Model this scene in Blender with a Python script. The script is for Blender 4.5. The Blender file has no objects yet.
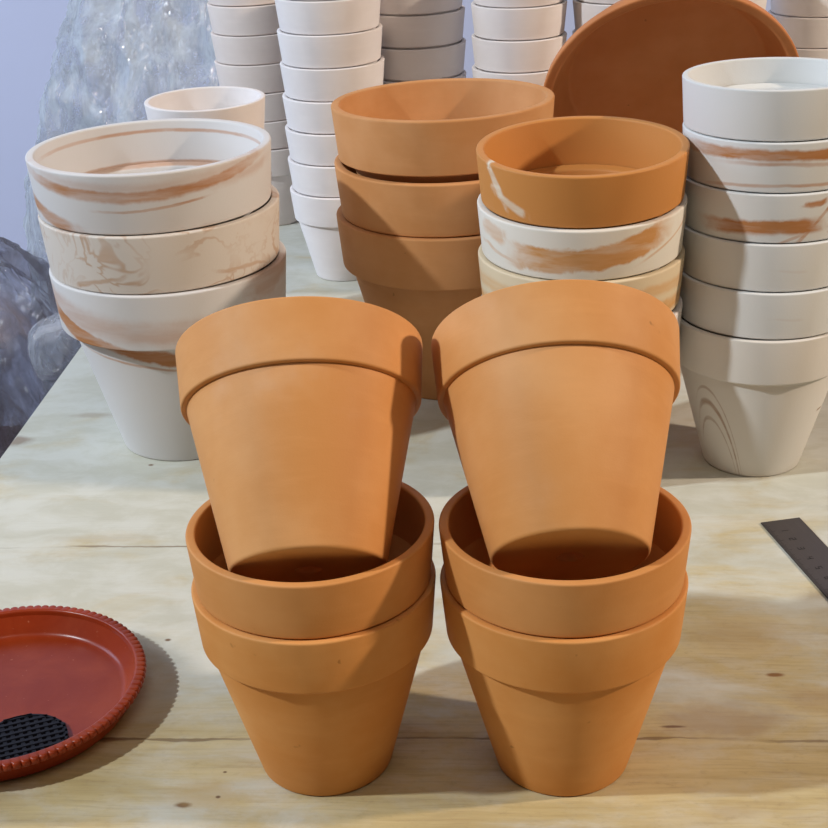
import bpy, bmesh, math, random
from mathutils import Vector, Matrix, Quaternion, noise

S = bpy.context.scene
COL = S.collection
PI = math.pi

# ------------------------------------------------------------------ helpers
def obj(name, bm, mats, parent=None, smooth=True):
    me = bpy.data.meshes.new(name)
    bm.normal_update()
    bm.to_mesh(me); bm.free()
    for m in (mats if isinstance(mats, (list, tuple)) else [mats]):
        me.materials.append(m)
    if smooth:
        for p in me.polygons: p.use_smooth = True
    o = bpy.data.objects.new(name, me)
    COL.objects.link(o)
    if parent: o.parent = parent
    return o

def tag(o, label=None, cat=None, group=None, kind=None):
    if label: o['label'] = label
    if cat: o['category'] = cat
    if group: o['group'] = group
    if kind: o['kind'] = kind
    return o

def empty(name, loc=(0, 0, 0), rot=None):
    o = bpy.data.objects.new(name, None)
    o.empty_display_size = .02
    o.location = loc
    COL.objects.link(o)
    if rot is not None:
        o.rotation_mode = 'QUATERNION'; o.rotation_quaternion = rot
    return o

def copy_thing(src):
    c = src.copy(); COL.objects.link(c)
    for ch in list(src.children):
        d = ch.copy(); COL.objects.link(d); d.parent = c
    return c

def lathe(bm, prof, n=128, closed=False):
    rings = []
    for (r, z) in prof:
        if r < 1e-6:
            rings.append([bm.verts.new((0, 0, z))])
        else:
            rings.append([bm.verts.new((r*math.cos(2*PI*i/n), r*math.sin(2*PI*i/n), z)) for i in range(n)])
    m = len(rings)
    for k in range(m if closed else m-1):
        a, b = rings[k], rings[(k+1) % m]
        for i in range(n):
            j = (i+1) % n
            if len(a) == 1 and len(b) == 1: continue
            if len(a) == 1: bm.faces.new((a[0], b[j], b[i]))
            elif len(b) == 1: bm.faces.new((a[i], a[j], b[0]))
            else: bm.faces.new((a[i], a[j], b[j], b[i]))
    return bm

def fillet(pts, seg=4):
    """pts: (r, z, radius) -> polyline with rounded corners"""
    out = []
    for i, p in enumerate(pts):
        rad = p[2] if len(p) > 2 else 0
        P = Vector(p[:2])
        if rad <= 0 or i == 0 or i == len(pts)-1:
            out.append(tuple(P)); continue
        A = Vector(pts[i-1][:2]); B = Vector(pts[i+1][:2])
        da, db = (A-P), (B-P)
        rr = min(rad, da.length*.49, db.length*.49)
        a = P+da.normalized()*rr; b = P+db.normalized()*rr
        for k in range(seg+1):
            t = k/seg
            out.append(tuple(a*(1-t)**2+P*2*t*(1-t)+b*t*t))
    return out

# ------------------------------------------------------------------ node helpers
def new_mat(name):
    m = bpy.data.materials.new(name); m.use_nodes = True
    nt = m.node_tree; nt.nodes.clear()
    out = nt.nodes.new('ShaderNodeOutputMaterial')
    b = nt.nodes.new('ShaderNodeBsdfPrincipled')
    nt.links.new(b.outputs[0], out.inputs[0])
    return m, nt, b, out

def val(nt, x):
    return x
def lk(nt, x, sock):
    if isinstance(x, (int, float)): sock.default_value = x
    elif isinstance(x, tuple):
        sock.default_value = x if len(x) == len(sock.default_value) else (x+(1,))
    else: nt.links.new(x, sock)
def M(nt, op, a, b=None, c=None, clamp=False):
    n = nt.nodes.new('ShaderNodeMath'); n.operation = op; n.use_clamp = clamp
    lk(nt, a, n.inputs[0])
    if b is not None: lk(nt, b, n.inputs[1])
    if c is not None: lk(nt, c, n.inputs[2])
    return n.outputs[0]
def MIX(nt, f, a, b, bt='MIX'):
    n = nt.nodes.new('ShaderNodeMix'); n.data_type = 'RGBA'; n.blend_type = bt
    lk(nt, f, n.inputs[0]); lk(nt, a, n.inputs[6]); lk(nt, b, n.inputs[7])
    return n.outputs[2]
def SMOOTH(nt, x, lo, hi):
    n = nt.nodes.new('ShaderNodeMapRange'); n.interpolation_type = 'SMOOTHSTEP'
    lk(nt, x, n.inputs[0]); n.inputs[1].default_value = lo; n.inputs[2].default_value = hi
    return n.outputs[0]
def NOISE(nt, vec, scale, detail=4, rough=.5, dist=0):
    n = nt.nodes.new('ShaderNodeTexNoise')
    nt.links.new(vec, n.inputs['Vector'])
    n.inputs['Scale'].default_value = scale; n.inputs['Detail'].default_value = detail
    n.inputs['Roughness'].default_value = rough; n.inputs['Distortion'].default_value = dist
    return n.outputs[0]
def COORD(nt):
    n = nt.nodes.new('ShaderNodeTexCoord'); return n.outputs['Object']
def MAPV(nt, vec, loc=(0, 0, 0), scale=(1, 1, 1), rot=(0, 0, 0)):
    n = nt.nodes.new('ShaderNodeMapping'); nt.links.new(vec, n.inputs[0])
    n.inputs[1].default_value = loc; n.inputs[2].default_value = rot; n.inputs[3].default_value = scale
    return n.outputs[0]
def SEP(nt, vec):
    n = nt.nodes.new('ShaderNodeSeparateXYZ'); nt.links.new(vec, n.inputs[0]); return n.outputs
def BUMP(nt, h, strength, dist, bsdf):
    n = nt.nodes.new('ShaderNodeBump'); lk(nt, h, n.inputs['Height'])
    n.inputs['Strength'].default_value = strength; n.inputs['Distance'].default_value = dist
    nt.links.new(n.outputs[0], bsdf.inputs['Normal'])

# ------------------------------------------------------------------ materials
def clay_mat(name, col, var, seed=0., rough=.62, spec=.3, spots=True, highlight=.0):
    m, nt, b, _ = new_mat(name)
    co = COORD(nt); v = MAPV(nt, co, loc=(seed, seed*.7, seed*1.3))
    n1 = NOISE(nt, v, 16, 4, .55)
    n2 = NOISE(nt, MAPV(nt, co, loc=(seed, 0, 0), scale=(1, 1, 5)), 22, 4, .6)   # throwing streaks around the wall
    c = MIX(nt, SMOOTH(nt, n1, .3, .72), col, var)
    c = MIX(nt, M(nt, 'MULTIPLY', SMOOTH(nt, n2, .45, .8), .18), c, tuple(min(1, x*1.18) for x in var))
    if highlight > 0:  # pale blotches painted in as highlights
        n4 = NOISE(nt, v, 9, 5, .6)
        c = MIX(nt, M(nt, 'MULTIPLY', SMOOTH(nt, n4, .52, .78), highlight), c, (.72, .60, .50))
    if spots:
        n3 = NOISE(nt, v, 95, 2, .5)
        c = MIX(nt, M(nt, 'MULTIPLY', SMOOTH(nt, n3, .74, .80), .55), c, tuple(x*.45 for x in col))
    nt.links.new(c, b.inputs['Base Color'])
    b.inputs['Roughness'].default_value = rough
    b.inputs['Specular IOR Level'].default_value = spec
    nf = NOISE(nt, co, 900, 3, .6)
    h = M(nt, 'ADD', M(nt, 'MULTIPLY', nf, .35), M(nt, 'MULTIPLY', n2, .7))
    BUMP(nt, h, .25, .0008, b)
    return m

TERRA = [clay_mat('terracotta_%s' % n, c, v, s) for n, c, v, s in (
    ('warm', (.59, .250, .068), (.65, .305, .105), 1.3),
    ('amber', (.59, .240, .055), (.65, .305, .095), 4.1),
    ('honey', (.62, .26, .062), (.69, .325, .11), 7.7))]
TERRA_HIGHLIT = clay_mat('terracotta_highlit', (.61, .268, .078), (.68, .335, .125), 7.7, highlight=.28)  # tilted pots: pale highlights mixed into the clay colour
TERRA_DULL = clay_mat('terracotta_dull', (.54, .245, .085), (.60, .30, .125), 2.2, .75)
TERRA_RED = clay_mat('terracotta_red', (.52, .185, .055), (.58, .23, .085), 9.2, .6)
WHITECLAY = clay_mat('white_clay', (.73, .685, .67), (.77, .73, .715), 3.3, .75, .25, False)
PINKCLAY = clay_mat('pinkish_clay', (.70, .61, .56), (.74, .665, .615), 5.3, .75, .25, False)

def marble_mat(name, white, brown, bands, swirl=0., swirl_seed=0., swirl_scale=16, invert=0.):
    """clay with streaks: each band (z0, slope, curve, halfwidth, th_centre, th_half, wob, strength, soft)
    lies at z = z0 + slope*th + curve*th^2, th = angle around the wall (0 = front)"""
    m, nt, b, _ = new_mat(name)
    co = COORD(nt); x, y, z = SEP(nt, co)
    th = M(nt, 'ARCTAN2', x, M(nt, 'MULTIPLY', y, -1))
    v = MAPV(nt, co, loc=(swirl_seed, swirl_seed*.37, swirl_seed*.61))
    wob = M(nt, 'SUBTRACT', NOISE(nt, v, 18, 3, .5), .5)
    fine = M(nt, 'SUBTRACT', NOISE(nt, v, 70, 5, .6, .6), .5)
    tot = 0.
    for (z0, sl, cu, hw, tc, thh, wa, st, soft) in bands:
        c = M(nt, 'ADD', M(nt, 'MULTIPLY', th, sl), z0)
        c = M(nt, 'ADD', c, M(nt, 'MULTIPLY', M(nt, 'MULTIPLY', th, th), cu))
        c = M(nt, 'ADD', c, M(nt, 'MULTIPLY', wob, wa))
        d = M(nt, 'ABSOLUTE', M(nt, 'SUBTRACT', z, c))
        d = M(nt, 'ADD', d, M(nt, 'MULTIPLY', fine, hw*.9))
        mk = M(nt, 'SUBTRACT', 1., SMOOTH(nt, d, hw*(1-soft), hw*(1+soft*.5)))
        a = M(nt, 'ABSOLUTE', M(nt, 'SUBTRACT', th, tc))
        a = M(nt, 'ADD', a, M(nt, 'MULTIPLY', fine, .35))
        mk = M(nt, 'MULTIPLY', mk, M(nt, 'SUBTRACT', 1., SMOOTH(nt, a, thh*.5, thh*1.15)))
        # streaky inside
        stre = NOISE(nt, MAPV(nt, v, scale=(1, 1, 7)), 14, 4, .6)
        mk = M(nt, 'MULTIPLY', mk, M(nt, 'ADD', M(nt, 'MULTIPLY', SMOOTH(nt, stre, .3, .65), .45), .55))
        tot = M(nt, 'MAXIMUM', tot, M(nt, 'MULTIPLY', mk, st))
    if swirl > 0:
        w = NOISE(nt, v, swirl_scale, 3, .5, 2.2)
        r = M(nt, 'ABSOLUTE', M(nt, 'SUBTRACT', w, .5))
        ve = M(nt, 'SUBTRACT', 1., SMOOTH(nt, r, .004, .04))
        where = SMOOTH(nt, NOISE(nt, v, 13, 2, .5), .40, .58)
        tot = M(nt, 'MAXIMUM', tot, M(nt, 'MULTIPLY', M(nt, 'MULTIPLY', ve, where), swirl))
    if invert > 0: tot = M(nt, 'SUBTRACT', invert, tot, clamp=True)
    br2 = tuple(min(1, c*1.0+.07) for c in brown)
    bc = MIX(nt, SMOOTH(nt, NOISE(nt, MAPV(nt, v, scale=(1, 1, 6)), 12, 4, .6), .35, .65), brown, br2)
    base = MIX(nt, NOISE(nt, v, 20, 3, .5), white, tuple(c*.95 for c in white))
    nt.links.new(MIX(nt, tot, base, bc), b.inputs['Base Color'])
    b.inputs['Roughness'].default_value = .55; b.inputs['Specular IOR Level'].default_value = .3
    BUMP(nt, NOISE(nt, co, 700, 3, .6), .18, .0006, b)
    return m

WH = (.665, .645, .63)
BR = (.42, .175, .055)
def B_(z0, sl=0, cu=0, hw=.005, tc=0, th=4, wa=.01, st=.9, soft=.5): return (z0, sl, cu, hw, tc, th, wa, st, soft)

# ------------------------------------------------------------------ pots
def pot_profiles(R, H, hb, rb, t=.0055, taper=.0025, step=.004, hole=.0068, fl=None, inset=.0035, ledge=None, wt=None):
    Rb = R-taper                                    # rim collar, bottom edge
    rt = Rb-step                                    # body just under the collar
    zb = H-hb
    ri = R-t
    rin = ri-inset                                  # inside, at the foot of the collar
    rbi = rt-(wt or t*.9)                                   # inside of the body below that
    tf = fl or t*2.0
    e = t*.27
    if ledge:                                       # open top pots: a step runs round inside
        dep, wid = ledge
        zb_i = H-dep
        body = fillet([(hole, zb*.5), (rt-t-wid-.004, zb*.5, t), (rin-wid, zb_i-.002, .002), (rin-.002, zb_i, .002), (rin, zb_i+.002),
                       (rin, max(zb_i+.0025, zb+.0005)), (rt, zb+.0005), (rt, zb), (rb, 0, .0022), (hole, 0, .0012), (hole, zb*.5)], 5)
        if zb_i > zb: body = fillet([(hole, zb*.5), (rt-t-wid-.004, zb*.5, t), (rin-wid, zb_i-.002, .002), (rin-.0012, zb_i, .002), (rin-.0012, zb+.0005),
                       (rt, zb+.0005), (rt, zb), (rb, 0, .0022), (hole, 0, .0012), (hole, zb*.5)], 5)
        rim = fillet([(rin, zb+.0005), (rin, zb_i), (ri, H, e), (R, H, e), (Rb, zb, .0016), (rt, zb), (rt, zb+.0005)], 5)
        return body, rim
    body = fillet([(hole, tf), (rb-t, tf, t), (rbi, zb-.003, .003), (rin, zb+.0005),
                   (rt, zb+.0005), (rt, zb), (rb, 0, .0022), (hole, 0, .0012), (hole, tf)], 5)
    rim = fillet([(rin, zb+.0005), (ri, H, e), (R, H, e), (Rb, zb, .0016), (rt, zb), (rt, zb+.0005)], 5)
    return body, rim

POT = {}
def make_pot(kind, mat, dims, name='flower_pot', n=128):
    body, rim = pot_profiles(**dims)
    root = empty(name)
    b1 = bmesh.new(); lathe(b1, body, n); bmesh.ops.recalc_face_normals(b1, faces=b1.faces)
    b2 = bmesh.new(); lathe(b2, rim, n)
    for f in list(b2.faces): pass
    # orient both outwards (profiles run clockwise seen from +theta)
    def fix(bm):
        f = max(bm.faces, key=lambda f: f.calc_center_median().xy.length)
        f.normal_update()
        c = f.calc_center_median(); 
        if f.normal.x*c.x+f.normal.y*c.y < 0:
            bmesh.ops.reverse_faces(bm, faces=bm.faces)
    fix(b1); fix(b2)
    def sharp(o):
        o.data.set_sharp_from_angle(angle=math.radians(50))
    sharp(obj('pot_body', b1, mat, root)); sharp(obj('rim', b2, mat, root))
    root['_H'] = dims['H']
    return root

def quat_for(n):
    return Vector((0, 0, 1)).rotation_difference(Vector(n).normalized())

def place(o, rim_c, tilt, H, spin=0.):
    n = Vector((tilt[0], tilt[1], 1)).normalized()
    o.rotation_mode = 'QUATERNION'
    o.rotation_quaternion = quat_for(n) @ Quaternion((0, 0, 1), spin)
    o.location = Vector(rim_c)-n*H

def setmat(o, mat):
    """give a copied pot its own clay: meshes are shared, so link the slot to the object"""
    for ch in o.children:
        ch.material_slots[0].link = 'OBJECT'; ch.material_slots[0].material = mat

# ---- the front pots
FD = dict(R=.07, H=.1261, hb=.0345, rb=.0392, t=.0056, taper=.0030, step=.0032, inset=.0015, wt=.0026)
front = make_pot('front', TERRA[0], FD)
TD = dict(R=.07105, H=.1309, hb=.0360, rb=.0426, t=.0056, taper=.0030, step=.0032, inset=.0015, wt=.0026)
tilted = make_pot('tilted', TERRA_HIGHLIT, TD)
fresh = {id(front): True, id(tilted): True}
def front_pot(mat, label, group, base=None, axis=None, spin=0.):
    src = tilted if axis else front
    o = src if fresh[id(src)] else copy_thing(src)
    fresh[id(src)] = False
    setmat(o, mat)
    o.rotation_mode = 'QUATERNION'
    q = quat_for(axis) if axis else Quaternion()
    o.rotation_quaternion = q @ Quaternion((0, 0, 1), spin); o.location = base
    tag(o, label, 'flower pot', group)
    return o
G1 = 'orange terracotta pots at the front of the table'
LX, LY = -.0611, .7049
RX, RY = .0808, .6958
front_pot(TERRA[1], 'bottom orange terracotta pot of the left front stack, standing on the table', G1, (LX, LY, 0), None, .4)
front_pot(TERRA[0], 'upright orange terracotta pot in the left front stack, holding a tilted pot', G1, (LX+.0003, LY, .0351), None, 2.1)
front_pot(TERRA_HIGHLIT, 'left of the two tilted orange terracotta pots at front, leaning back', G1, (-.0608, .6696, .1506), (-.0279, .7200, .6935), 1.0)
front_pot(TERRA[1], 'bottom orange terracotta pot of the right front stack, standing on the table', G1, (RX, RY, 0), None, 3.0)
front_pot(TERRA[0], 'upright orange terracotta pot in the right front stack, holding a tilted pot', G1, (RX+.0003, RY, .0351), None, 4.4)
front_pot(TERRA_HIGHLIT, 'right of the two tilted orange terracotta pots at front, drain hole showing', G1, (.0806, .6613, .1569), (.0129, .7577, .6525), 5.0)

# ---- A: big marbled pots, left
AD = dict(R=.1018, H=.169, hb=.0490, rb=.0575, t=.0072, taper=.0040, step=.0090, inset=.006)
mA1 = marble_mat('marbled_clay_swoosh', WH, BR, [
    B_(.1515, .001, .0105, .0052, .05, 1.25, .004, .95, .5), B_(.158, .0, .010, .0050, .1, 1.15, .004, .35, .9),
    B_(.1112, -.0195, .0, .0062, -1.0, .55, .008, 1.0, .5),
    B_(.160, .0, .0, .0016, 2.5, .9, .002, .75, .6), B_(.160, .0, .0, .0016, -2.5, .9, .002, .75, .6), B_(.1325, .0, .0, .0020, 2.8, .9, .002, .75, .6), B_(.1325, .0, .0, .0020, -2.8, .9, .002, .75, .6), B_(.1400, .004, .008, .0012, .15, .50, .006, .8, .5),
    B_(.150, .004, .002, .0050, 1.0, .45, .006, .35, .9), B_(.115, 0, 0, .003, 2.9, 1.2, .003, .7, .6)], 0)
mA2 = marble_mat('marbled_clay_swirls', (.67, .605, .535), (.44, .24, .115), [B_(.145, -.02, 0, .0020, .9, .35, .03, .7, .6), B_(.140, .03, 0, .0022, -.45, .3, .03, .8, .6)], .62, 5.2, 17)
mA3 = marble_mat('marbled_clay_diagonal', WH, BR, [
    B_(.135, -.004, .009, .0120, -.1, 1.6, .008, .50, .75), B_(.1085, -.023, .003, .0080, -.2, 1.5, .010, 1.3, .35),
    B_(.097, -.014, .0, .0014, 0, 1.2, .010, .7, .6), B_(.140, .02, 0, .016, 1.2, .42, .01, .55, .5)], 0)
def nested(d, drb=.84, ds=.0035): return dict(d, rb=d['rb']*drb, step=d['step']+ds)   # slimmer foot, hidden inside the pot below
A = make_pot('A', mA1, dict(nested(AD), ledge=(.036, .010), inset=.005), n=144)
A3 = make_pot('A', mA3, AD, n=144); A2 = make_pot('A', mA2, nested(AD), n=144)
G2 = 'large marbled white and brown pots at left'
place(A3, (-.207, 1.182, .169), (0, 0), .169)
place(A2, (-.2092, 1.1812, .2187), (-.006, .0), .169)
place(A, (-.2124, 1.181, .2683), (-.004, .003), .169)
tag(A, 'large white pot with broad brown streaks, open top of the left marbled stack', 'flower pot', G2)
tag(A2, 'large cream pot with fine brown swirls, middle of the left marbled stack', 'flower pot', G2)
tag(A3, 'large white pot with brown diagonal bands, lowest of the left marbled stack', 'flower pot', G2)

# ---- B: big plain terracotta pots
BD = dict(R=.1015, H=.1723, hb=.0485, rb=.0575, t=.0078, taper=.0042, step=.0075, inset=.006)
Bp = make_pot('B', TERRA_DULL, nested(BD), n=144)
B2 = copy_thing(Bp); B3 = make_pot('B', TERRA_DULL, BD, n=144)
G3 = 'large plain terracotta pots behind the tilted pots'
place(B3, (.0364, 1.2905, .1723), (0, 0), .1723)
place(B2, (.0374, 1.2897, .2226), (-.010, -.010), .1723, 1.)
place(Bp, (.0373, 1.2905, .2744), (-.0115, .018), .1723, 2.)
tag(Bp, 'large plain terracotta pot, open top of the middle stack left of the two-tone stack', 'flower pot', G3)
tag(B2, 'large plain terracotta pot, second of three in the middle terracotta stack', 'flower pot', G3)
tag(B3, 'large plain terracotta pot, lowest of the middle terracotta stack, standing on the table', 'flower pot', G3)

# ---- C: two-tone stack in the centre right
CD = dict(R=.0813, H=.1530, hb=.0398, rb=.0460, t=.0064, taper=.0030, step=.0055, inset=.005)
ORC = (.58, .245, .062)
mC1 = marble_mat('orange_clay_white_streak', ORC, (.70, .63, .50), [
    B_(.0287, -.105, .0, .0062, -1.06, .16, .006, .95, .5), B_(.1004, -.030, .0, .0036, -.86, .22, .008, .9, .6)], 0)
mC2 = marble_mat('white_clay_orange_band', (.76, .725, .65), (.56, .27, .085), [
    B_(.1310, .010, .010, .0105, -.02, .85, .010, 1.3, .25), B_(.1095, .028, 0, .0012, .95, .5, .004, .7, .7),
    B_(.116, -.01, 0, .0018, -.9, .5, .02, .6, .6), B_(.135, -.005, 0, .006, -1.1, .22, .02, .7, .5)], 0)
mC3 = marble_mat('yellow_banded_clay', (.70, .58, .40), (.60, .30, .08), [
    B_(.138, .0, .0, .0055, 0, 4, .012, .6, .6), B_(.122, .0, .0, .006, 0, 4, .016, 1., .6)], 0)
C1 = make_pot('C', mC1, dict(nested(CD), ledge=(.0375, .009), inset=.003), n=144)
C2 = make_pot('C', mC2, nested(CD), n=144); C3 = copy_thing(C2); C4 = make_pot('C', WHITECLAY, CD, n=144)
setmat(C2, mC2); setmat(C3, mC3); setmat(C4, WHITECLAY)
G4 = 'two-tone pots in the centre right stack'
CH = .1530
place(C4, (.1370, 1.0760, .1530), (0, 0), CH)
place(C3, (.1370, 1.0755, .1960), (-.002, -.014), CH)
place(C2, (.1370, 1.0745, .2380), (-.010, -.034), CH)
place(C1, (.1368, 1.0730, .2800), (-.0150, -.050), CH)
tag(C1, 'orange pot with a pale streak on its left, open top of the two-tone stack', 'flower pot', G4)
tag(C2, 'white pot with a broad orange band, second from top of the two-tone stack', 'flower pot', G4)
tag(C3, 'yellowish banded pot, third from top of the two-tone stack behind the right tilted pot', 'flower pot', G4)
tag(C4, 'white pot at the foot of the two-tone stack, hidden behind the right tilted pot', 'flower pot', G4)

# ---- D: tall marbled stack at the right
DD = dict(R=.0713, H=.1325, hb=.0377, rb=.0400, t=.0050, taper=.0020, step=.0035, inset=.004)
WD = (.69, .70, .69)
mD1 = marble_mat('white_clay_faint_streak', WD, BR, [B_(.118, .004, 0, .0022, 1.0, .6, .006, .25, .8), B_(.060, 0, 0, .02, 2.6, .8, .03, .35, .8)], 0)
mD2 = marble_mat('white_clay_ragged_band', WD, BR, [B_(.1228, -.0012, .0, .0048, .1, 1.6, .003, 1.2, .5), B_(.1150, -.0015, 0, .0018, .3, 1.2, .010, .75, .8), B_(.0995, .0015, 0, .0013, .1, 1.2, .008, .8, .7)], 0)
mD3 = marble_mat('white_clay_side_swirl', WD, BR, [B_(.1068, .004, .003, .0060, -.35, .72, .006, 1.2, .5), B_(.0905, .075, 0, .0024, .34, .30, .006, .9, .6),
                                                  B_(.070, .075, 0, .0022, .72, .30, .008, .85, .6), B_(.1205, .02, 0, .0034, .20, .16, .03, .95, .6), B_(.098, .03, 0, .0014, -.05, .25, .006, .6, .6)], 0)
mD4 = marble_mat('plain_white_clay', WD, BR, [B_(.11, 0, 0, .001, 0, .2, .01, .1, .7)], 0)
mD6 = marble_mat('white_clay_veined_foot', (.69, .66, .61), (.30, .19, .12), [
    B_(-.190, -.548, -.29, .0034, -.78, .44, .006, .85, .6), B_(-.176, -.548, -.29, .0016, -.74, .44, .006, .6, .6),
    B_(-.206, -.548, -.29, .0020, -.86, .40, .006, .6, .6), B_(.058, .0, 0, .0012, .95, .07, .0, .9, .5)], 0)
D1 = make_pot('D', mD1, dict(nested(DD), ledge=(.019, .010), inset=.002)); D2 = make_pot('D', mD2, nested(DD)); D6 = make_pot('D', mD6, DD)
G5 = 'marbled white pots in the tall stack at right'
dspec = [(None, mD1, (0.2884, 1.0950, 0.3240), (-0.0100, 0.0150), 'white pot, open top of the tall marbled stack at right edge'),
         (1, mD2, (0.2900, 1.0938, 0.2857), (-0.0080, 0.0120), 'white pot with a ragged brown band under its rim, second in the right stack'),
         (1, mD3, (0.2896, 1.0926, 0.2474), (-0.0060, 0.0090), 'white pot with brown swirl on its side, third from top of right stack'),
         (1, mD4, (0.2893, 1.0914, 0.2091), (-0.0040, 0.0060), 'plain white pot, fourth from top of the right stack, half in shadow'),
         (1, mD4, (0.2889, 1.0902, 0.1708), (-0.0020, 0.0030), 'plain white pot, fifth from top of the right stack'),
         (1, mD6, (0.2865, 1.0890, 0.1325), (-0.0000, 0.0000), 'white pot with dark veins near its foot, standing on the table at right')]
for src, mt, c, t, lab in dspec:
    o = D1 if src is None else D6 if mt is mD6 else D2 if mt is mD2 else copy_thing(D2)
    setmat(o, mt); place(o, c, t, .1325)
    tag(o, lab, 'flower pot', G5)

# ---- white stacks in the back row
SD = dict(R=.0593, H=.1073, hb=.0354, rb=.0345, t=.0050, taper=.0038, step=.0030, inset=.003)
SD2 = dict(R=.0535, H=.0990, hb=.0340, rb=.0315, t=.0048, taper=.0034, step=.0030, inset=.003)
small = make_pot('S', WHITECLAY, SD, n=96)
slim = make_pot('S2', WHITECLAY, SD2, n=96)
ORD = ['topmost', 'second from the top', 'third from the top', 'fourth from the top', 'fifth from the top',
       'sixth from the top', 'seventh from the top', 'eighth from the top', 'ninth from the top', 'tenth from the top']
used = {id(small): False, id(slim): False}
def white_stack(proto, x, y, n, d, lean, desc, group, mat=WHITECLAY, z0=0., colour='pale white'):
    H = proto['_H']
    rnd = random.Random(int(x*1000)+7)
    for k in range(n):
        o = copy_thing(proto) if used[id(proto)] else proto
        used[id(proto)] = True
        setmat(o, mat)
        q = 0 if k == 0 else 1
        c = (x+lean[0]*d*k+q*rnd.uniform(-.0004, .0004), y+lean[1]*d*k+q*rnd.uniform(-.0004, .0004), H+d*k)
        place(o, c, (q*lean[0]*.3, q*lean[1]*.3), H, rnd.uniform(0, 6))
        tag(o, '%s unglazed pot, %s %s' % (colour, ORD[n-1-k], desc), 'flower pot', group)
white_stack(small, -.1760, 1.870, 7, .0362, (-.041, 0), 'in the leftmost back-row stack', 'pots in the leftmost back-row stack', PINKCLAY, colour='pinkish white')
white_stack(small, -.0752, 1.629, 8, .0362, (-.007, 0), 'in the second back-row stack from the left', 'pots in the second back-row stack')
white_stack(small, .0195, 1.706, 8, .0372, (0, 0), 'in the third back-row stack from the left', 'pots in the third back-row stack')
white_stack(slim, .1352, 1.625, 8, .0349, (0, 0), 'in the fourth back-row stack from the left', 'pots in the fourth back-row stack')
white_stack(slim, .2483, 1.625, 8, .0348, (0, 0), 'in the back-row stack behind the leaning dish', 'pots in the fifth back-row stack')
white_stack(slim, .3575, 1.625, 8, .0348, (0, 0), 'in the second back-row stack from the right', 'pots in the sixth back-row stack')
white_stack(slim, .4880, 1.700, 8, .0348, (0, 0), 'in the rightmost back-row stack', 'pots in the rightmost back-row stack')
white_stack(small, -.1930, 1.405, 5, .0382, (0, 0), 'in the short stack behind left marbled pots', 'pots in the short stack behind the left marbled pots')

# ---- leaning dish with its support behind the two-tone stack
def dish():
    R, Hd = .1290, .046
    root = empty('terracotta_dish')
    body = fillet([(0, .008), (R*.765, .008, .004), (R-.012, Hd-.006)], 6)
    outer = fillet([(R-.006, Hd-.010), (R*.765+.004, 0, .006), (0, 0)], 6)
    b = bmesh.new(); lathe(b, [(R*.0, .008)]+body[1:]+outer[:-1]+[(0, 0)], 160)
    bmesh.ops.recalc_face_normals(b, faces=b.faces)
    d = obj('dish_body', b, TERRA_RED, root); d.data.set_sharp_from_angle(angle=math.radians(45))
    b = bmesh.new(); lathe(b, fillet([(R-.012, Hd-.006), (R-.010, Hd, .003), (R, Hd, .003), (R-.002, Hd-.010, .002), (R-.006, Hd-.010)], 6), 160)
    bmesh.ops.recalc_face_normals(b, faces=b.faces)
    r = obj('rim', b, TERRA_RED, root); r.data.set_sharp_from_angle(angle=math.radians(45))
    return root, Hd
dsh, Hd = dish()
DN = Vector((-.03, -.88, -.48)).normalized()
dsh.rotation_mode = 'QUATERNION'; dsh.rotation_quaternion = quat_for(DN)
DC = Vector((.2680, 1.415, .2370))
dsh.location = DC-DN*Hd
tag(dsh, 'large round terracotta dish tipped on edge behind the pots', 'dish')
sp = copy_thing(front); setmat(sp, TERRA_DULL)
sp.scale = (.96, .96, .96); sp.location = (.266, 1.496, 0.0); sp.rotation_quaternion = Quaternion()
tag(sp, 'plain terracotta pot behind the two-tone stack, under the leaning dish', 'flower pot')

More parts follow.
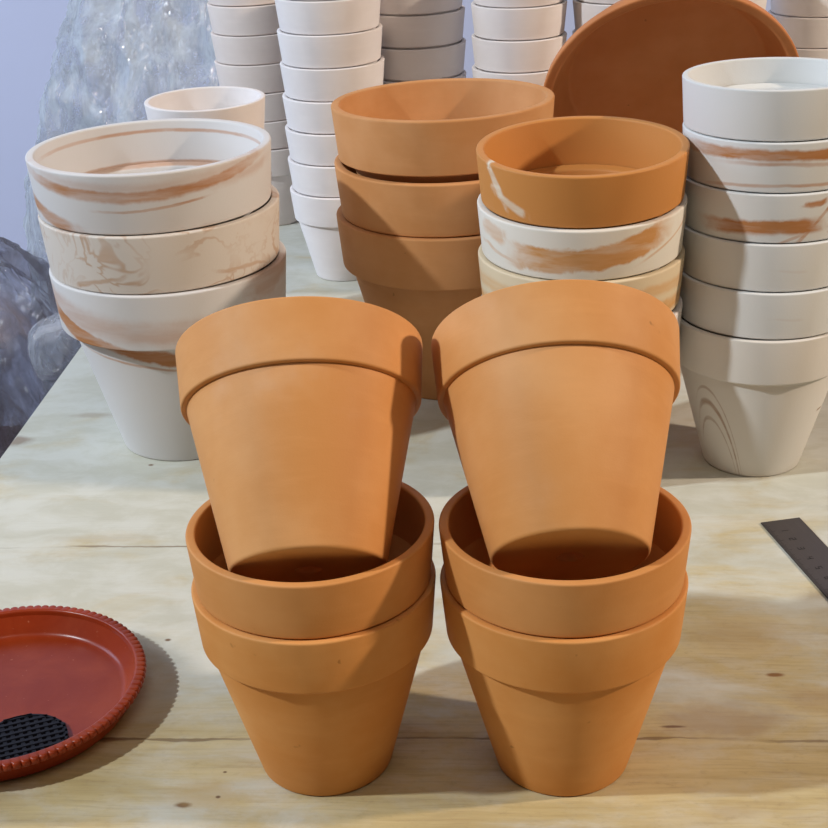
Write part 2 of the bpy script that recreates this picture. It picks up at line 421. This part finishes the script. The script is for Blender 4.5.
# ---- red scalloped saucer
def saucer():
    root = empty('plant_saucer')
    m, nt, b, _ = new_mat('red_glazed_clay')
    co = COORD(nt)
    n1 = NOISE(nt, co, 22, 5, .6, .5)
    c = MIX(nt, SMOOTH(nt, n1, .35, .68), (.235, .024, .004), (.295, .040, .009))
    n2 = NOISE(nt, co, 300, 2, .5)
    c = MIX(nt, M(nt, 'MULTIPLY', SMOOTH(nt, n2, .70, .78), .4), c, (.55, .22, .13))
    nt.links.new(c, b.inputs['Base Color']); b.inputs['Roughness'].default_value = .30
    b.inputs['Specular IOR Level'].default_value = .32
    BUMP(nt, NOISE(nt, co, 60, 4, .6), .15, .001, b)
    R, Hs = .0925, .0200
    bm = bmesh.new()
    lathe(bm, [(0, .0035)]+fillet([(.02, .0035), (R*.83, .0035, .003), (R-.0085, Hs-.004)], 6)
          + fillet([(R-.006, Hs-.006), (R*.83+.004, 0, .004), (0, 0)], 6), 180)
    bmesh.ops.recalc_face_normals(bm, faces=bm.faces)
    o = obj('dish_body', bm, m, root); o.data.set_sharp_from_angle(angle=math.radians(50))
    # scalloped rim: 62 little lobes
    prof = fillet([(-.0085, -.004), (-.0080, .0, .002), (-.0005, .0, .003), (-.0005, -.0045, .002), (-.006, -.006)], 6)
    n, lobes = 104*10, 104
    bm = bmesh.new(); rings = []
    for i in range(n):
        a = 2*PI*i/n
        s = abs(math.sin(a*lobes/2))**.55
        ring = []
        for (dr, dz) in prof:
            wgt = max(0, min(1, (dr+.0075)/.006))
            r = R+dr - (1-s)*.0016*wgt
            ring.append(bm.verts.new((r*math.cos(a), r*math.sin(a), Hs+dz-(1-s)*.0006*wgt)))
        rings.append(ring)
    for i in range(n):
        a, b2 = rings[i], rings[(i+1) % n]
        for k in range(len(prof)-1):
            bm.faces.new((a[k], b2[k], b2[k+1], a[k+1]))
    bmesh.ops.recalc_face_normals(bm, faces=bm.faces)
    o = obj('scalloped_rim', bm, m, root); o.data.set_sharp_from_angle(angle=math.radians(60))
    return root
sc = saucer(); sc.location = (-.2725, .7695, 0)
tag(sc, 'shiny red clay saucer with a scalloped edge on the table at the left edge', 'saucer')

# black mesh disc lying in it: a round net with square holes
def mesh_disc():
    m, nt, b, _ = new_mat('black_plastic')
    b.inputs['Base Color'].default_value = (.007, .007, .011, 1); b.inputs['Roughness'].default_value = .5; b.inputs['Specular IOR Level'].default_value = .25
    root_bm = bmesh.new()
    R, pitch, w, h = .0275, .0052, .0016, .0024
    def bar(p, q, wd, z0, z1):
        d = Vector((q[0]-p[0], q[1]-p[1], 0)); L = d.length; d.normalize(); s = Vector((-d.y, d.x, 0))*wd
        P = Vector((p[0], p[1], 0)); Q = Vector((q[0], q[1], 0))
        vs = [root_bm.verts.new(v) for v in (P-s+Vector((0, 0, z0)), Q-s+Vector((0, 0, z0)), Q+s+Vector((0, 0, z0)), P+s+Vector((0, 0, z0)),
                                             P-s*.7+Vector((0, 0, z1)), Q-s*.7+Vector((0, 0, z1)), Q+s*.7+Vector((0, 0, z1)), P+s*.7+Vector((0, 0, z1)))]
        for f in ((0, 3, 2, 1), (4, 5, 6, 7), (0, 1, 5, 4), (1, 2, 6, 5), (2, 3, 7, 6), (3, 0, 4, 7)):
            root_bm.faces.new([vs[i] for i in f])
    k = int(R/pitch)
    for i in range(-k, k+1):
        x = i*pitch; y = math.sqrt(max(0, R*R-x*x))
        if y > .003:
            bar((x, -y), (x, y), w, .0002, h*.8); bar((-y, x), (y, x), w, .0004, h)
    net = root_bm
    lathe(net, [(R-.0015, 0), (R, 0), (R, h), (R-.0015, h)], 72, closed=True)
    return obj('mesh_disc', net, m, None, smooth=False)
md = mesh_disc(); md.location = (-.2505, .7235, .0037); md.rotation_euler = (0, 0, .35)
tag(md, 'round black plastic mesh disc lying inside the red saucer', 'mesh disc')

# ---- steel ruler
def ruler():
    root = empty('ruler')
    m, nt, b, _ = new_mat('dark_steel')
    co = COORD(nt)
    n = NOISE(nt, MAPV(nt, co, scale=(60, 2, 1)), 20, 4, .6)
    nt.links.new(MIX(nt, n, (.050, .042, .042), (.080, .067, .066)), b.inputs['Base Color'])
    b.inputs['Metallic'].default_value = .35; b.inputs['Roughness'].default_value = .42
    m2, nt2, b2, _ = new_mat('engraved_black')
    b2.inputs['Base Color'].default_value = (.006, .005, .005, 1); b2.inputs['Roughness'].default_value = .6
    W, L, T = .0325, .310, .0012
    bm = bmesh.new()
    bmesh.ops.create_cube(bm, size=1, matrix=Matrix.Translation((W/2, -L/2, T/2)) @ Matrix.Diagonal((W, L, T, 1)))
    bmesh.ops.bevel(bm, geom=bm.edges[:], offset=.0003, segments=2, affect='EDGES')
    obj('blade', bm, m, root, smooth=False)
    bm = bmesh.new()
    def tick(y, x0, x1, w):
        bmesh.ops.create_cube(bm, size=1, matrix=Matrix.Translation(((x0+x1)/2, y, T+.00003)) @ Matrix.Diagonal((abs(x1-x0), w, .0001, 1)))
    for k in range(0, 201):
        y = -.001-k*.00148
        tick(y, .0004, .0004+(.0050 if k % 10 == 0 else .0036 if k % 5 == 0 else .0024), .00014)
    # numerals: every centimetre, seven-stroke figures
    SEG = {0: 'abcdef', 1: 'bc', 2: 'abged', 3: 'abgcd', 4: 'fgbc', 5: 'afgcd', 6: 'afgedc', 7: 'abc', 8: 'abcdefg', 9: 'abcdfg'}
    def digit(d, cx, cy, s):
        # upright along the blade's width: text reads along -y
        P = {'a': ((0, 1), (1, 1)), 'b': ((1, 1), (1, .5)), 'c': ((1, .5), (1, 0)), 'd': ((0, 0), (1, 0)), 'e': ((0, 0), (0, .5)), 'f': ((0, .5), (0, 1)), 'g': ((0, .5), (1, .5))}
        for q in SEG[d]:
            (u0, v0), (u1, v1) = P[q]
            u0, u1 = (u0-.5)*.55*s, (u1-.5)*.55*s; v0, v1 = (v0-.5)*s, (v1-.5)*s
            th = .00060
            x0, x1 = cx+v0, cx+v1; y0, y1 = cy-u0, cy-u1
            bmesh.ops.create_cube(bm, size=1, matrix=Matrix.Translation(((x0+x1)/2, (y0+y1)/2, T+.00003)) @ Matrix.Diagonal((abs(x1-x0)+th, abs(y1-y0)+th, .0001, 1)))
    for k in range(1, 20):
        y = -.001-k*.0148
        if k < 10: digit(k, .0125, y, .0046)
        else:
            digit(k//10, .0125, y+.0017, .0046); digit(k % 10, .0125, y-.0017, .0046)
    obj('engraved_scale', bm, m2, root, smooth=False)
    return root
ru = ruler(); ru.location = (.2664, .9702, .0003); ru.rotation_euler = (0, 0, math.radians(10.2))
tag(ru, 'dark steel ruler lying on the table at the right edge', 'ruler')

# ------------------------------------------------------------------ table
TA = math.radians(-4.0)
def wood():
    m, nt, b, _ = new_mat('pale_worn_boards')
    co = COORD(nt); x, y, z = SEP(nt, co)
    wobn = M(nt, 'MULTIPLY', M(nt, 'SUBTRACT', NOISE(nt, MAPV(nt, co, scale=(1, .2, 1)), 9, 3, .5), .5), .010)
    yy = M(nt, 'ADD', y, wobn)
    # board index
    bi = M(nt, 'FLOOR', M(nt, 'DIVIDE', M(nt, 'SUBTRACT', y, -.004), .242))
    com = nt.nodes.new('ShaderNodeCombineXYZ')
    lk(nt, M(nt, 'ADD', x, M(nt, 'MULTIPLY', bi, 3.7)), com.inputs[0]); lk(nt, yy, com.inputs[1]); lk(nt, M(nt, 'MULTIPLY', bi, 1.9), com.inputs[2])
    cv = com.outputs[0]
    g1 = NOISE(nt, MAPV(nt, cv, scale=(1.1, 14, 1)), 5, 6, .62, .5)
    g2 = NOISE(nt, MAPV(nt, cv, scale=(3, 60, 1)), 7, 5, .65)
    bl = NOISE(nt, MAPV(nt, cv, scale=(1, 2.2, 1)), 6, 4, .55, .8)
    mo = NOISE(nt, MAPV(nt, co, loc=(3, 1, 0), scale=(1, 1.7, 1)), 17, 6, .65, .4)
    c = MIX(nt, SMOOTH(nt, g1, .25, .75), (.43, .335, .155), (.57, .47, .255))
    c = MIX(nt, M(nt, 'MULTIPLY', SMOOTH(nt, mo, .44, .66), .62), c, (.53, .475, .345))
    c = MIX(nt, M(nt, 'MULTIPLY', SMOOTH(nt, g2, .46, .74), .36), c, (.28, .20, .105))
    c = MIX(nt, M(nt, 'MULTIPLY', SMOOTH(nt, bl, .54, .74), .45), c, (.33, .235, .12))
    c = MIX(nt, M(nt, 'MULTIPLY', SMOOTH(nt, NOISE(nt, MAPV(nt, co, scale=(.6, 1, 1)), 170, 5, .75), .50, .78), .38), c, (.25, .18, .095))
    # white clay dust worked into the boards: heavy at the back left, patchy at the front
    du = NOISE(nt, MAPV(nt, co, scale=(1, 1.9, 1)), 8, 6, .62, .5)
    dpos = M(nt, 'ADD', du, M(nt, 'MULTIPLY', SMOOTH(nt, M(nt, 'ADD', y, M(nt, 'MULTIPLY', x, -.25)), .66, 1.0), .30))
    c = MIX(nt, M(nt, 'MULTIPLY', SMOOTH(nt, dpos, .47, .78), .88), c, MIX(nt, SMOOTH(nt, mo, .35, .65), (.49, .495, .425), (.575, .585, .53)))
    # seams between boards, closing up and opening again along their length
    fr = M(nt, 'FRACT', M(nt, 'DIVIDE', M(nt, 'SUBTRACT', M(nt, 'ADD', y, M(nt, 'MULTIPLY', M(nt, 'SUBTRACT', NOISE(nt, MAPV(nt, co, scale=(1, .2, 1)), 11, 4, .65), .5), .012)), -.011), .242))
    sd = M(nt, 'MULTIPLY', M(nt, 'MINIMUM', fr, M(nt, 'SUBTRACT', 1., fr)), .242)
    sw = M(nt, 'MULTIPLY', M(nt, 'SUBTRACT', NOISE(nt, MAPV(nt, co, scale=(1, .1, 1)), 26, 3, .6), .38), .0050)
    seam = M(nt, 'SUBTRACT', 1., SMOOTH(nt, M(nt, 'SUBTRACT', sd, sw), .0, .0010))
    seam = M(nt, 'MULTIPLY', seam, SMOOTH(nt, NOISE(nt, MAPV(nt, co, loc=(.7, 0, 0), scale=(1, .1, 1)), 7, 3, .6), .34, .56))
    seam = M(nt, 'MULTIPLY', seam, M(nt, 'SUBTRACT', 1., SMOOTH(nt, y, 1.04, 1.10)))
    seam = M(nt, 'MULTIPLY', seam, M(nt, 'SUBTRACT', 1., M(nt, 'MULTIPLY', SMOOTH(nt, y, .85, .88), SMOOTH(nt, x, -.12, .02))))
    c = MIX(nt, M(nt, 'MULTIPLY', seam, .72), c, (.16, .10, .05))
    # stains, knots and a painted shadow patch with their own places (table coordinates)
    fz = M(nt, 'SUBTRACT', NOISE(nt, co, 60, 4, .6), .5)
    for (kx, ky, rx, ry, col, st) in KNOTS_AND_SHADE:
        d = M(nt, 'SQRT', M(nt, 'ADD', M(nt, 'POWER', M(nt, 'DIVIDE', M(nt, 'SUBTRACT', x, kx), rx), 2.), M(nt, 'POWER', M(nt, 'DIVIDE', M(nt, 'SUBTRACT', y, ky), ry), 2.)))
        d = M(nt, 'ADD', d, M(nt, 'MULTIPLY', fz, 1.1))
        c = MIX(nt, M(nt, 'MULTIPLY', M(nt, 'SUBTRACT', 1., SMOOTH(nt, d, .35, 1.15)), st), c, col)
    nt.links.new(c, b.inputs['Base Color'])
    b.inputs['Roughness'].default_value = .62; b.inputs['Specular IOR Level'].default_value = .3
    BUMP(nt, M(nt, 'SUBTRACT', M(nt, 'ADD', M(nt, 'MULTIPLY', g2, .4), M(nt, 'MULTIPLY', g1, .5)), seam), .35, .0015, b)
    return m
def t_loc(wx, wy):
    ca, sa = math.cos(-TA), math.sin(-TA)
    return (wx*ca-wy*sa, wx*sa+wy*ca)
KNOTS_AND_SHADE = []
def knot_or_shade(wx, wy, rx, ry, col=(.16, .08, .04), st=.85):
    l = t_loc(wx, wy); KNOTS_AND_SHADE.append((l[0], l[1], rx, ry, col, st))
knot_or_shade(-.1438, .6638, .0058, .0030, (.10, .035, .02), .95)
knot_or_shade(-.1325, .6720, .030, .016, (.43, .29, .10), .5)
knot_or_shade(-.3651, 1.1818, .016, .012, (.24, .17, .12), .75)
knot_or_shade(-.3044, 1.2338, .024, .007, (.36, .30, .22), .6)
knot_or_shade(.2277, .7690, .0070, .0026, (.22, .10, .03), .95)
knot_or_shade(-.1774, .8397, .0026, .0020, (.14, .07, .03), .9)
knot_or_shade(-.2320, 1.1199, .0030, .0022, (.16, .08, .04), .85)
knot_or_shade(-.1240, .6697, .0017, .0014, (.12, .06, .03), .9)
knot_or_shade(-.1223, .6925, .0015, .0012, (.14, .07, .03), .9)
knot_or_shade(.1821, .7237, .050, .022, (.33, .24, .16), .55)  # shadow beside the right front stack, painted into the wood colour
knot_or_shade(.1521, .7190, .010, .0016, (.14, .07, .04), .85)
knot_or_shade(.215, .815, .040, .030, (.40, .27, .13), .35)
knot_or_shade(.245, .742, .022, .016, (.36, .23, .11), .35)
knot_or_shade(-.200, .7290, .020, .0030, (.18, .10, .05), .75)
knot_or_shade(-.25, .99, .05, .008, (.42, .36, .25), .4)
tb = empty('work_table'); tb.rotation_euler = (0, 0, TA)
tag(tb, 'pale worn wooden work table that all the pots stand on', 'table')
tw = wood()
bm = bmesh.new()
x0, x1, y0, y1 = -.452, 1.10, .10, 2.00
bmesh.ops.create_cube(bm, size=1, matrix=Matrix.Translation(((x0+x1)/2, (y0+y1)/2, -.0175)) @ Matrix.Diagonal((x1-x0, y1-y0, .035, 1)))
bmesh.ops.bevel(bm, geom=[e for e in bm.edges], offset=.003, segments=2, affect='EDGES')
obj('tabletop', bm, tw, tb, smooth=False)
legm = clay_mat('leg_wood', (.20, .13, .07), (.25, .17, .10), 6., .7)
for lx, ly in ((x0+.06, y0+.06), (x1-.06, y0+.06), (x0+.06, y1-.06), (x1-.06, y1-.06)):
    bm = bmesh.new()
    bmesh.ops.create_cube(bm, size=1, matrix=Matrix.Translation((lx, ly, -.3925)) @ Matrix.Diagonal((.07, .07, .715, 1)))
    bmesh.ops.bevel(bm, geom=bm.edges[:], offset=.004, segments=2, affect='EDGES')
    obj('leg', bm, legm, tb, smooth=False)

# ------------------------------------------------------------------ room
def plain(name, col, rough=.9, var=.06, sc=3):
    m, nt, b, _ = new_mat(name); co = COORD(nt)
    nt.links.new(MIX(nt, NOISE(nt, co, sc, 4, .55), tuple(c*(1-var) for c in col), tuple(min(1, c*(1+var)) for c in col)), b.inputs['Base Color'])
    b.inputs['Roughness'].default_value = rough
    return m
def quad(name, pts, mat):
    bm = bmesh.new(); bm.faces.new([bm.verts.new(p) for p in pts])
    o = obj(name, bm, mat, None, smooth=False); o['kind'] = 'structure'; return o
def slab(name, c, s, mat):
    bm = bmesh.new(); bmesh.ops.create_cube(bm, size=1, matrix=Matrix.Translation(c) @ Matrix.Diagonal((*s, 1)))
    o = obj(name, bm, mat, None, smooth=False); o['kind'] = 'structure'; return o
FZ = -.75
slab('floor', (0, 1.0, FZ-.05), (5.2, 6.0, .1), plain('dark_red_floor', (.075, .035, .032), .6, .25, 6))
slab('wall_back', (0, 2.95, .75), (5.2, .1, 3.0), plain('lilac_wall', (.50, .56, .76), .9, .03))

# ------------------------------------------------------------------ plastic film
def film_mat(name, tint, alpha, rough):
    m, nt, b, out = new_mat(name)
    co = COORD(nt)
    nt.nodes.remove(b)
    df = nt.nodes.new('ShaderNodeBsdfDiffuse'); df.inputs[0].default_value = (*tint, 1)
    gl = nt.nodes.new('ShaderNodeBsdfGlossy'); gl.inputs[0].default_value = (.95, .97, 1, 1); gl.inputs['Roughness'].default_value = rough
    body = nt.nodes.new('ShaderNodeMixShader'); body.inputs[0].default_value = .40
    nt.links.new(df.outputs[0], body.inputs[1]); nt.links.new(gl.outputs[0], body.inputs[2])
    tr = nt.nodes.new('ShaderNodeBsdfTransparent'); tr.inputs[0].default_value = (.93, .94, .97, 1)
    mx = nt.nodes.new('ShaderNodeMixShader')
    n = NOISE(nt, MAPV(nt, co, scale=(1, 1, .35), rot=(.3, .5, .2)), 22, 5, .65, 1.2)
    lk(nt, M(nt, 'ADD', M(nt, 'MULTIPLY', SMOOTH(nt, n, .30, .72), alpha*.7), alpha*.3), mx.inputs[0])
    cr = NOISE(nt, MAPV(nt, co, scale=(1, 1, .6), rot=(.2, .8, .4)), 190, 5, .7, 1.2)
    cr = M(nt, 'ABSOLUTE', M(nt, 'SUBTRACT', cr, .5))
    nt.links.new(tr.outputs[0], mx.inputs[1]); nt.links.new(body.outputs[0], mx.inputs[2])
    nt.links.new(mx.outputs[0], out.inputs[0])
    for sh, dst in ((df, .004), (gl, .07)):
        BUMP(nt, M(nt, 'SUBTRACT', M(nt, 'MULTIPLY', n, .6), cr), 1., dst, sh)
    return m
def film_blob(name, mat, half, seed, n=(220, 190), amp=.05, power=3.2):
    """crumpled cling film wrapped round a bundle: a rounded block with creased, faceted skin"""
    bm = bmesh.new(); nu, nv = n; rows = []
    for j in range(nv+1):
        ph = -PI/2+PI*j/nv; row = []
        for i in range(nu):
            th = 2*PI*i/nu
            def se(c, p): return math.copysign(abs(c)**(2/p), c)
            p = Vector((half[0]*se(math.cos(ph), power)*se(math.cos(th), power), half[1]*se(math.cos(ph), power)*se(math.sin(th), power), half[2]*se(math.sin(ph), power)))
            q = Vector((p.x*6+p.z*2.5, p.y*6, p.z*3.2-p.x*2))+Vector((seed, seed*1.7, seed*.3))   # creases run slantwise
            cr = 0; f = 1.; a = 1.
            for o in range(6):
                cr += a*(1-2*abs(noise.noise(q*f+Vector((o*9.1, 0, 0))))); f *= 2.05; a *= .52
            nrm = Vector((p.x/half[0]**2, p.y/half[1]**2, p.z/half[2]**2)).normalized()
            row.append(bm.verts.new(p+nrm*amp*(cr-.6)))
        rows.append(row)
    for j in range(nv):
        for i in range(nu):
            k = (i+1) % nu
            try: bm.faces.new((rows[j][i], rows[j][k], rows[j+1][k], rows[j+1][i]))
            except ValueError: pass
    return obj(name, bm, mat, None, smooth=True)
f1 = film_blob('plastic_wrap', film_mat('clear_film_bright', (.80, .87, .92), .85, .15), (.26, .13, .64), 2.3, amp=.024, power=2.1)
f1.location = (-.385, 2.36, -.30); f1.rotation_euler = (0, .10, 0)
tag(f1, 'large glittering bundle of crumpled clear plastic film against the lilac wall', 'plastic film')
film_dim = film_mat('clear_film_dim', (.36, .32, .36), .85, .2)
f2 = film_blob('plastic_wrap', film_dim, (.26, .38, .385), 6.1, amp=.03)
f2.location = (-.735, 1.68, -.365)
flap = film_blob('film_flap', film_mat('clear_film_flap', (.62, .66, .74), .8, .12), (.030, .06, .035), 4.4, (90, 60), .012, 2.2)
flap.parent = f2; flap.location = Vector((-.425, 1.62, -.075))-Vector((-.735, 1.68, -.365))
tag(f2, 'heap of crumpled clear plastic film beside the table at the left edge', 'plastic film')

# ------------------------------------------------------------------ light
W = bpy.data.worlds.new('room_light'); S.world = W; W.use_nodes = True
bg = W.node_tree.nodes['Background']; bg.inputs[0].default_value = (1.0, .88, .80, 1); bg.inputs[1].default_value = .065
def bulb(name, loc, col, watts, rad):
    l = bpy.data.lights.new(name, 'POINT'); l.color = col; l.energy = watts; l.shadow_soft_size = rad
    o = bpy.data.objects.new(name, l); o.location = loc; COL.objects.link(o); return o
bulb('cool_lamp', (-2.9, -.05, 2.75), (.86, .935, 1.0), 490, .075)
bulb('warm_lamp', (3.0, .36, 2.02), (1.08, .88, .70), 345, .075)
al = bpy.data.lights.new('overhead_fill', 'AREA'); al.shape = 'RECTANGLE'; al.size = 1.4; al.size_y = .8; al.energy = 9; al.color = (1.0, .90, .80)  # soft fill added overhead so upturned faces come out brighter than vertical ones
ao = bpy.data.objects.new('overhead_fill', al); ao.location = (.1, -.35, 2.35); COL.objects.link(ao)
ao.rotation_euler = (math.radians(26), 0, 0)

wl = bpy.data.lights.new('window_daylight', 'AREA'); wl.shape = 'RECTANGLE'; wl.size = .9; wl.size_y = 1.1; wl.energy = 17; wl.color = (.66, .84, 1.16)
wo = bpy.data.objects.new('window_daylight', wl); wo.location = (-2.0, 1.55, 1.05); COL.objects.link(wo)
wo.rotation_euler = (Vector((1.75, .35, -.85))).to_track_quat('-Z', 'Y').to_euler()

# ------------------------------------------------------------------ camera
F, PITCH, ROLL, HC = 1420.0, 0.4224354, 0.0406491, 0.5420696
cam = bpy.data.cameras.new('camera'); co_ = bpy.data.objects.new('camera', cam); COL.objects.link(co_)
cam.sensor_fit = 'HORIZONTAL'; cam.sensor_width = 36; cam.lens = F/828*36; cam.clip_start = .01
right = Vector((1, 0, 0)); fwd = Vector((0, math.cos(PITCH), -math.sin(PITCH))); down = Vector((0, -math.sin(PITCH), -math.cos(PITCH)))
cr, sr = math.cos(ROLL), math.sin(ROLL)
X = right*cr+down*sr; Y = -(down*cr-right*sr)
co_.matrix_world = Matrix((X, Y, -fwd)).transposed().to_4x4()
co_.location = (0, 0, HC)
S.camera = co_
S.view_settings.view_transform = 'Standard'; S.view_settings.look = 'None'
S.view_settings.exposure = 0.0; S.view_settings.gamma = 1.0; S.view_settings.use_curve_mapping = False
